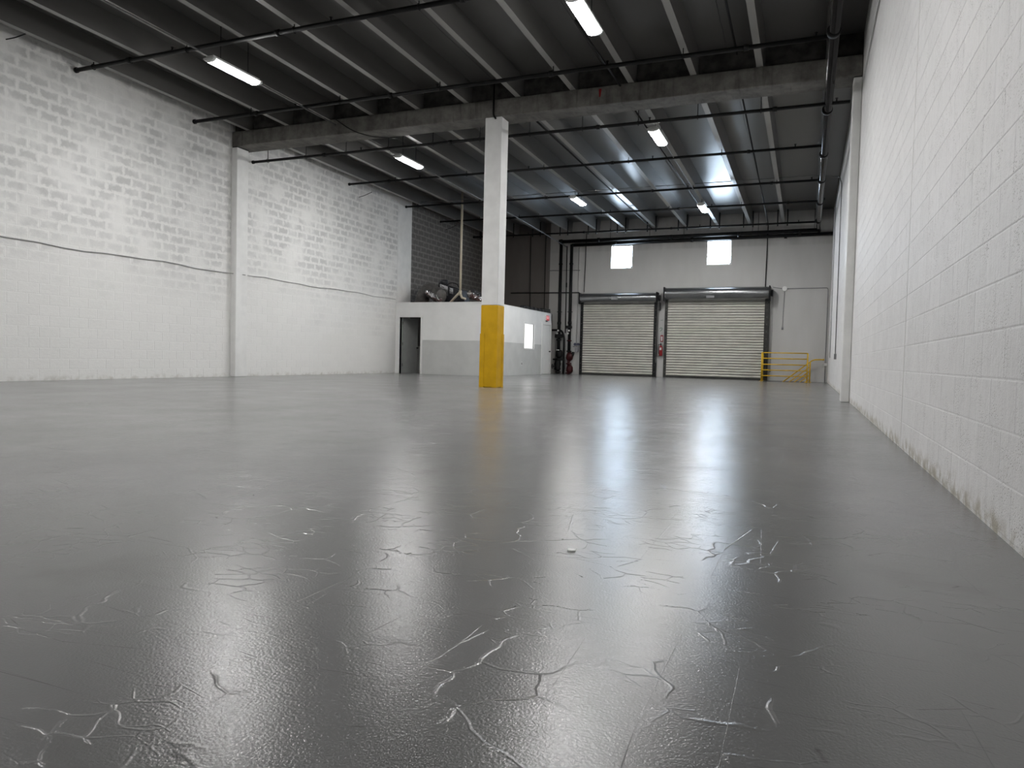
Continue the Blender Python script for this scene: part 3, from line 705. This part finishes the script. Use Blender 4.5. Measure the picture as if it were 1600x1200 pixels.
# ------------------------------------------------------------------ lamps
def lamp_meshes():
    L, Wd = 1.26, .26; out = {}
    b = BM(); n = 10; prof = [(math.cos(math.pi+math.pi*i/n)*Wd/2*.94, .062+math.sin(math.pi+math.pi*i/n)*.055) for i in range(n+1)]
    A = [b.verts.new((x, -L/2+.07, z)) for x, z in prof]; B = [b.verts.new((x, L/2-.07, z)) for x, z in prof]
    for i in range(n): f = b.faces.new((A[i], B[i], B[i+1], A[i+1])); f.smooth = True
    b.faces.new(A); b.faces.new(list(reversed(B))); b.faces.new((A[0], A[-1], B[-1], B[0])); out['lens'] = (b, 'lens')
    b = BM(); box(b, -Wd/2, Wd/2, -L/2+.02, L/2-.02, .063, .085, .004); box(b, -Wd/2*.7, Wd/2*.7, -L/2+.04, L/2-.04, .085, .125, .01); out['housing'] = (b, 'whiteplastic')
    for s, nm in ((-1, 'end_cap'), (1, 'end_cap2')):
        b = BM(); ya, yb = s*(L/2-.069), s*L/2
        A = [b.verts.new((x*1.04, ya, z-.002)) for x, z in prof]; B = [b.verts.new((x*.97, yb, .062-(.062-z)*.75)) for x, z in prof]
        for i in range(n): f = b.faces.new((A[i], B[i], B[i+1], A[i+1])); f.smooth = True
        b.faces.new(A); b.faces.new(list(reversed(B))); b.faces.new((A[0], A[-1], B[-1], B[0])); out[nm] = (b, 'whiteplastic')
    res = {}
    for k, (b, m) in out.items():
        bmesh.ops.recalc_face_normals(b, faces=b.faces)
        me = bpy.data.meshes.new(k.rstrip('2')); b.to_mesh(me); b.free(); me.materials.append(M[m]); res[k] = me
    return res
LM = lamp_meshes()
def lamp(x, y, z, label):
    t = thing('strip_light', (x, y, z), label, 'strip light', 'hanging strip lights')
    for k, me in LM.items():
        o = bpy.data.objects.new(k.rstrip('2'), me); COL.objects.link(o); o.parent = t
    for dy in (-.33, .36):
        r = part('hanger_rod', cyl(BM(), (x, y+dy, z+.12), (x, y+dy, zf(y+dy)-.004), .006, 6), 'blackflat', t)
    return t
LZ = 5.80
lamp(-10.05, 10.55, LZ, 'lit strip light nearer the cable-strung block wall, in front of the beam')
lamp(-3.30, 10.62, LZ, 'lit strip light in front of the beam, over the right half of floor')
lamp(-10.10, 17.00, LZ, 'lit strip light behind the beam, on the cable-strung wall side of the column')
lamp(-3.38, 16.85, LZ, 'lit strip light just behind the beam, in line with the wide roll-up door')
lamp(-7.15, 22.85, LZ, 'lit strip light behind the column, in line with the narrower roll-up door')
lamp(-3.42, 25.05, LZ, 'lit strip light closest to the wide roll-up door')
for x in (-10.05, -3.30): lamp(x, 4.3, LZ, 'added out-of-view strip light over the open front floor, on the %s wall side' % ('cable-strung' if x < -5 else 'pitted white'))  # added out of view, extending both rows to brighten near floor and wall

# ------------------------------------------------------------------ sprinkler piping
def hanger(y, x, z, up):
    b = BM(); ring = [(x, y+math.cos(a)*.05, z+math.sin(a)*.05) for a in [2*math.pi*i/10 for i in range(10)]]
    tube(b, ring, .007, 5, closed=True); cyl(b, (x, y, z+.045), (x, y, up), .009, 6); return b
BR = [(10.10, 6.17, XL, 'black sprinkler pipe well in front of the beam, passing over a lamp'),
      (13.09, 6.08, XL, 'black sprinkler pipe just in front of the concrete beam'),
      (15.05, 5.63, XL, 'low black sprinkler pipe just behind the concrete beam'),
      (19.34, 6.04, XL, 'black sprinkler pipe second behind the concrete beam'),
      (22.85, 6.03, XL+.0, 'black sprinkler pipe with a thin conduit alongside, third behind the beam'),
      (25.52, 5.98, XL, 'black sprinkler pipe fourth behind the concrete beam'),
      (28.60, 5.87, XL, 'black sprinkler pipe with thick paired hangers beside the far wall')]
MX, MZ = 0.20, 5.66
for i, (y, z, xe, lab) in enumerate(BR):
    t = thing('sprinkler_pipe', ((XL+MX)/2, y, z), lab, 'sprinkler pipe', 'sprinkler branch pipes')
    r = .040 if i < 2 else .034
    part('pipe', cyl(BM(), (xe+.002, y, z), (MX if i != 2 else XR-.16, y, z), r, 12), 'black', t)
    if i != 2: part('drop_nipple', cyl(BM(), (MX, y, z), (MX, y, MZ+.05), .03, 10), 'black', t)
    part('end_cap', cyl(BM(), (xe+.003, y, z), (xe+.05, y, z), r*1.35, 12), 'black', t)
    for k, sx in enumerate(STEMX[:-1]):
        x = sx + (.0 if z+.06 < zb(y) else .12)
        if i == 6:
            for d in (-.17, .17): part('hanger', cyl(BM(), (sx+d, y, z-.10), (sx+d, y, zf(y)-.12), .024, 8), 'black', t)
        elif (k+i) % 2 == 0 or i == 2:
            part('hanger', hanger(y, x, z, zb(y)+.002 if x == sx else zf(y)-.003), 'black', t)
    for k in range(4):
        x = -12.2+3.55*k+.4*(i % 3)
        part('coupling', cyl(BM(), (x-.04, y, z), (x+.04, y, z), r*1.4, 12), 'black', t)
        b = BM(); cyl(b, (x+1.1, y, z+r*.5), (x+1.1, y, z+r+.05), .014, 8); cyl(b, (x+1.1, y, z+r+.05), (x+1.1, y, z+r+.056), .03, 10)
        part('sprinkler_head', b, 'black', t)
mn = thing('sprinkler_main', (MX, 12, MZ), 'thick black sprinkler main running along the pitted white wall', 'sprinkler pipe')
part('pipe', tube(BM(), bend([(MX, YN, MZ), (MX+.02, 28.3, MZ), (MX+.06, 29.22, MZ)], .2), .074, 16), 'blackgloss', mn)
for y in (2.2, 6.1, 9.6, 11.9, 15.5, 18.7, 21.3, 24.2, 27.3):
    part('coupling', cyl(BM(), (MX, y-.05, MZ), (MX, y+.05, MZ), .098, 16), 'black', mn)
    part('hanger', cyl(BM(), (MX, y+.2, MZ+.08), (MX, y+.2, zb(y)+.002), .010, 6), 'black', mn)
hd = thing('header_pipe', (-4.8, 29.24, 5.6), 'upper thick black header pipe across the far wall above the windows', 'sprinkler pipe')
part('pipe', tube(BM(), bend([(MX+.06, 29.22, 5.68), (-9.85, 29.22, 5.62)], .1), .072, 14), 'black', hd)
part('elbow', cyl(BM(), (-9.92, 29.22, 5.62), (-9.78, 29.22, 5.62), .10, 14), 'black', hd)
for x in (-8.2, -5.2, -2.6, -.4):
    part('coupling', cyl(BM(), (x-.05, 29.22, 5.63), (x+.05, 29.22, 5.63), .095, 14), 'black', hd)
    part('hanger', cyl(BM(), (x+.5, 29.22, 5.7), (x+.5, 29.22, zf(YF)-.01), .010, 6), 'black', hd)
h2 = thing('header_pipe', (-4.8, 29.36, 5.45), 'lower black header pipe running just over the two bright windows', 'sprinkler pipe')
part('pipe', cyl(BM(), (XR-.002, 29.38, 5.55), (-9.40, 29.38, 5.48), .066, 14), 'black', h2)
for x in (-7.5, -4.4, -.9):
    part('coupling', cyl(BM(), (x-.05, 29.38, 5.515), (x+.05, 29.38, 5.515), .088, 14), 'black', h2)
for x in (-6.1, -1.9): part('hanger', cyl(BM(), (x, 29.38, 5.5), (x, 29.38, zf(YF)-.01), .010, 6), 'black', h2)

# fire risers with their valves
RY = 29.28
ra = thing('fire_riser', (-9.85, RY, 0), 'black fire riser with stacked valves next to the office room', 'fire riser')
x = -9.85
part('riser_pipe', cyl(BM(), (x, RY, 0), (x, RY, 5.60), .068, 14), 'black', ra)
for z, r_, h_ in ((4.65, .085, .06), (2.64, .115, .02), (2.12, .085, .10), (1.43, .11, .05), (.62, .13, .05), (.06, .12, .05)):
    part('flange', cyl(BM(), (x, RY, z), (x, RY, z+h_), r_, 14), 'black', ra)
part('valve_body', box(BM(), x-.16, x+.16, RY-.10, RY+.08, 1.54, 1.70, .02), 'black', ra)
part('check_valve', tube(BM(), [(x+.03, RY, .70), (x+.03, RY, .76), (x+.03, RY, .95), (x+.03, RY, 1.02)], [.10, .15, .15, .10], 14), 'black', ra)
part('valve_plate', box(BM(), x-.05, x+.08, RY-.16, RY-.15, 1.0, 1.04), 'gauge', ra)
part('gate_valve', tube(BM(), [(x-.03, RY, .14), (x-.03, RY, .20), (x-.03, RY, .30), (x-.03, RY, .42), (x-.03, RY, .50), (x-.03, RY, .58)], [.10, .15, .12, .15, .12, .10], 14), 'black', ra)
part('cross_bar', cyl(BM(), (x-.22, RY-.06, .62), (x+.25, RY-.06, .62), .035, 10), 'black', ra)
part('trim_line', cyl(BM(), (x-.11, RY-.06, .60), (x-.11, RY-.06, 1.45), .014, 8), 'galv', ra)
b = BM(); tube(b, bend([(x-.36, RY-.03, 1.87), (x+.12, RY-.03, 1.87), (x+.25, RY-.03, 1.60), (x+.25, RY-.03, 0)], .18), .045, 12); part('drain_pipe', b, 'black', ra)
for dx, z in ((.0, 1.85), (-.04, 1.73)):
    g_ = part('gauge', cyl(BM(), (x+dx, RY-.13, z), (x+dx, RY-.06, z), .046, 14), 'black', ra)
    part('dial', cyl(BM(), (x+dx, RY-.134, z), (x+dx, RY-.129, z), .040, 14), 'gauge', g_)
part('hand_wheel', tube(BM(), [(x-.19, RY-.2+math.cos(a)*.09, .32+math.sin(a)*.09) for a in [2*math.pi*i/14 for i in range(14)]], .014, 6, closed=True), 'black', ra)
part('wheel_stem', cyl(BM(), (x-.20, RY-.2, .32), (x-.03, RY-.1, .32), .016, 8), 'black', ra)
rb = thing('fire_riser', (-9.38, RY, 0), 'black fire riser with dark red lower valves next to a roll-up door', 'fire riser')
x = -9.38
part('riser_pipe', cyl(BM(), (x, RY, .9), (x, RY, 5.50), .068, 14), 'black', rb)
part('riser_base', cyl(BM(), (x, RY, 0), (x, RY, .9), .062, 14), 'darkred', rb)
for z, r_, h_, m_ in ((4.65, .085, .06, 'black'), (2.64, .115, .02, 'black'), (2.14, .085, .10, 'black'), (1.40, .11, .05, 'darkred'), (.95, .11, .05, 'black'), (.42, .12, .05, 'darkred'), (.02, .13, .05, 'darkred')):
    part('flange', cyl(BM(), (x, RY, z), (x, RY, z+h_), r_, 14), m_, rb)
part('valve_body', box(BM(), x-.17, x+.10, RY-.10, RY+.08, 1.94, 2.06, .02), 'black', rb)
part('check_valve', tube(BM(), [(x, RY, .58), (x+.02, RY, .66), (x+.05, RY, .82), (x, RY, .92)], [.09, .15, .15, .09], 14), 'darkred', rb)
part('side_outlet', tube(BM(), bend([(x, RY, .76), (x+.18, RY-.04, .80), (x+.21, RY-.04, .95)], .06), .06, 12), 'black', rb)
part('gate_valve', tube(BM(), [(x+.05, RY-.03, .06), (x+.06, RY-.03, .14), (x+.06, RY-.03, .28), (x+.03, RY-.02, .38)], [.10, .15, .14, .09], 14), 'darkred', rb)
for dx, z in ((.02, 1.85), (-.03, 1.73)):
    g_ = part('gauge', cyl(BM(), (x+dx, RY-.13, z), (x+dx, RY-.06, z), .046, 14), 'black', rb)
    part('dial', cyl(BM(), (x+dx, RY-.134, z), (x+dx, RY-.129, z), .040, 14), 'gauge', g_)
part('trim_line', cyl(BM(), (x-.14, RY-.06, .2), (x-.14, RY-.06, 1.5), .012, 8), 'galv', rb)
al = thing('alarm_switch', (-9.10, YF-.08, .95), 'small grey switch box with two round bells beside the fire riser', 'switch')
part('box', box(BM(), -9.16, -9.02, YF-.12, YF-.001, .95, 1.16, .01), 'midgrey', al)
part('tray', box(BM(), -9.24, -9.00, YF-.14, YF-.001, 1.17, 1.20), 'galv', al)
for xx in (-9.17, -9.03): part('bell', cyl(BM(), (xx, YF-.10, 1.28), (xx, YF-.02, 1.28), .06, 14), 'bluegrey', al)
part('feed_pipe', cyl(BM(), (-9.12, YF-.03, 1.2), (-9.12, YF-.03, 5.4), .014, 8), 'greycable', al)
cp = thing('conduit', (-9.6, YF-.1, 1.75), 'thin black pipe standing between the two fire risers', 'pipe')
part('pipe', cyl(BM(), (-9.60, RY+.1, 1.75), (-9.62, RY+.1, 5.45), .022, 8), 'black', cp)
part('coupling', cyl(BM(), (-9.605, RY+.1, 3.7), (-9.607, RY+.1, 3.9), .032, 10), 'black', cp)

# ------------------------------------------------------------------ conduits and cables
def run(name, pts, r, mat, label, cat='conduit', rad=.12, clips=None):
    if clips is None: return solo(name, tube(BM(), bend(pts, rad), r, 8), mat, label, cat)
    lo = Vector(pts[0]); t = thing(name, lo, label, cat)
    part('pipe', tube(BM(), bend(pts, rad), r, 8), mat, t)
    for c in clips: part('clip', box(BM(), c[0]-.03, c[0]+.03, c[1]-.03, c[1]+.03, c[2]-.02, c[2]+.02), mat, t)
    return t
run('ceiling_conduit', [(-5.97, YN+.1, zb(YN)+.12), (-5.97, 14.1, zb(14.1)+.12)], .022, 'black', 'black conduit along a roof stem in front of the beam, above the column')
run('drop_conduit', [(-6.42, YB-.025, 6.62), (-6.42, YB-.025, 5.86), (-6.36, YB-.03, 5.78)], .02, 'black', 'short black conduit dropping down the beam face onto the column', rad=.06)
run('ceiling_conduit', [(-6.0, YBR+.1, zb(15)-.025), (-6.0, 29.45, zb(29.4)-.025)], .022, 'black', 'black conduit along a roof stem behind the beam, aligned with the column')
run('ceiling_conduit', [(-3.63, 11.2, 6.10), (-3.63, 14.2, 6.12)], .018, 'black', 'short black conduit from a lamp to the beam front')
run('ceiling_conduit', [(-3.66, 15.2, 6.12), (-3.62, 26.0, 6.05)], .018, 'black', 'black conduit following the line of lamps behind the beam')
run('ceiling_conduit', [(-3.40, 17.45, 5.93), (-3.44, 18.0, 6.05), (-3.44, 24.0, 6.0), (-3.42, 24.5, 5.93)], .012, 'galv', 'thin galvanised conduit joining two lamps near the wide roll-up door')
run('ceiling_conduit', [(-1.40, YN+.1, zb(YN)+.2), (-1.40, 14.1, zb(14.1)+.2)], .020, 'black', 'black conduit between roof stems in front of the beam, nearest the sprinkler main')
run('ceiling_conduit', [(-1.42, YBR+.1, zb(15)-.03), (-1.55, YF-.05, zb(29.4)-.03), (-1.57, YF-.03, 3.62)], .018, 'black', 'black conduit along the rear roof dropping to the wide roll-up door')
run('wall_conduit', [(-8.80, YF-.05, 6.0), (-8.84, YF-.05, 3.50)], .016, 'black', 'thin dark conduit dropping to the narrower roll-up door hood')
run('ceiling_conduit', [(-10.20, YN+.1, 6.02), (-10.25, 10.0, 6.02), (-10.44, 14.2, 6.03)], .016, 'galv', 'thin galvanised conduit along the lamps by the cable-strung wall, before the beam')
run('beam_cable', [(-10.5, YB-.02, 6.18), (-10.15, YB-.02, 5.95), (-9.9, YB-.02, 5.82), (-9.7, 14.6, 5.80), (-9.2, YBR+.02, 5.80)], .011, 'black', 'thin black cable looping under the beam', 'cable')
run('ceiling_conduit', [(-10.28, 15.2, 6.02), (-10.40, 22.5, 5.98), (-10.1, 24.6, 5.85), (-9.60, 29.2, 5.40)], .020, 'galv', 'shiny galvanised conduit slanting down to the fire risers', rad=1.0)
run('ceiling_conduit', [(-13.0, 22.75, 6.14), (MX-.1, 22.75, 6.14), (XR-.05, 22.75, 6.06), (XR-.03, 21.6, 5.6), (XR-.03, 21.3, .95)], .012, 'galv', 'thin grey conduit across the rear roof turning down the pitted wall', rad=.2)
solo('switch_box', box(BM(), XR-.06, XR-.001, 21.24, 21.36, .82, .97, .006), 'midgrey', 'small grey switch box at the foot of a wall conduit behind the pilaster', 'switch box')
run('wall_conduit', [(XR-.03, 26.2, 5.9), (XR-.03, 26.0, .9)], .010, 'greycable', 'thin painted conduit on the pitted wall nearest the far corner')
run('wall_conduit', [(-1.30, YF-.02, 3.60), (-.95, YF-.02, 3.54)], .013, 'midgrey', 'short conduit from the wide door hood to the junction box')
jb = thing('junction_box', (-.87, YF, 3.45), 'round grey junction box with a pull cord right of the wide door', 'junction box')
part('cover', cyl(BM(), (-.87, YF-.06, 3.54), (-.87, YF-.001, 3.54), .09, 16), 'whiteplastic', jb)
part('cord', tube(BM(), [(-.87, YF-.02, 3.46), (-.88, YF-.02, 2.9), (-.90, YF-.02, 2.06)], .010, 6), 'midgrey', jb)
part('cord_end', tube(BM(), [(-.90, YF-.03, 2.08), (-.90, YF-.03, 2.0), (-.90, YF-.03, 1.97)], [.02, .04, .025], 10), 'midgrey', jb)
run('wall_conduit', [(-.79, YF-.02, 3.54), (.62, YF-.02, 3.55), (.66, YF-.02, 3.5), (.66, YF-.02, 0)], .013, 'midgrey', 'grey conduit from the junction box to the far corner and floor', rad=.05)
solo('conduit_fitting', box(BM(), .60, .72, YF-.07, YF-.001, .62, .72, .01), 'whiteplastic', 'small white conduit fitting low in the far corner by the stair', 'fitting')
run('wall_conduit', [(-12.2, YF-.05, 3.50), (-9.05, YF-.05, 3.48)], .022, 'black', 'dark horizontal conduit on the bare wall over the office')
run('wall_conduit', [(-10.62, YF-.05, 2.4), (-10.62, YF-.05, 4.42), (-10.62, YF-.05, 6.0)], .016, 'black', 'dark upright conduit over the office, closer to the fire risers')
run('wall_conduit', [(-11.28, YF-.05, 2.4), (-11.33, YF-.05, 6.05)], .016, 'black', 'dark upright conduit over the office, farther from the fire risers')
run('wall_conduit', [(-10.5, YF-.03, 4.45), (-9.05, YF-.03, 4.43)], .014, 'midgrey', 'short grey crossbar conduit behind the fire risers')
pts = []
for i in range(60):
    y = -6 + i*(22.25+6)/59
    z = 2.64 + .02*math.sin(y*1.7) + .012*math.sin(y*4.1+1)
    x = XL+.012
    if 14.2 < y < 14.8: x = XL+.195
    pts.append((x, y, z))
solo('wall_cable', tube(BM(), pts, .011, 6), 'greycable', 'thin grey cable strung along the long block wall past the pilaster', 'cable')
# loose tie wires on the block wall
for y, z, lab in ((8.75, 6.22, 'thin bent tie wire high on the block wall before the beam'), (19.9, 5.75, 'thin bent tie wire high on the painted block wall behind the beam'), (26.0, 5.75, 'thin bent tie wire high on the bare block wall')):
    solo('tie_wire', tube(BM(), bend([(XL, y, z), (XL+.12, y+.1, z+.06), (XL+.34, y+.25, z+.20)], .05), .010, 6), 'black', lab, 'wire')

# a flake of white paint on the floor
CHIP = (-.737, 2.394)
bm = BM(); ring = [(-.013, -.012), (.004, -.018), (.016, -.006), (.012, .012), (-.004, .017), (-.018, .006)]
lo = [bm.verts.new((CHIP[0]+x, CHIP[1]+y, .0005)) for x, y in ring]; hi = [bm.verts.new((CHIP[0]+x*.9, CHIP[1]+y*.9, .004+.002*(i % 2))) for i, (x, y) in enumerate(ring)]
bm.faces.new(lo); bm.faces.new(hi)
for i in range(6): bm.faces.new((lo[i], lo[(i+1) % 6], hi[(i+1) % 6], hi[i]))
solo('paint_chip', bm, 'whiteplastic', 'tiny white paint flake lying on the open grey floor', 'paint chip')
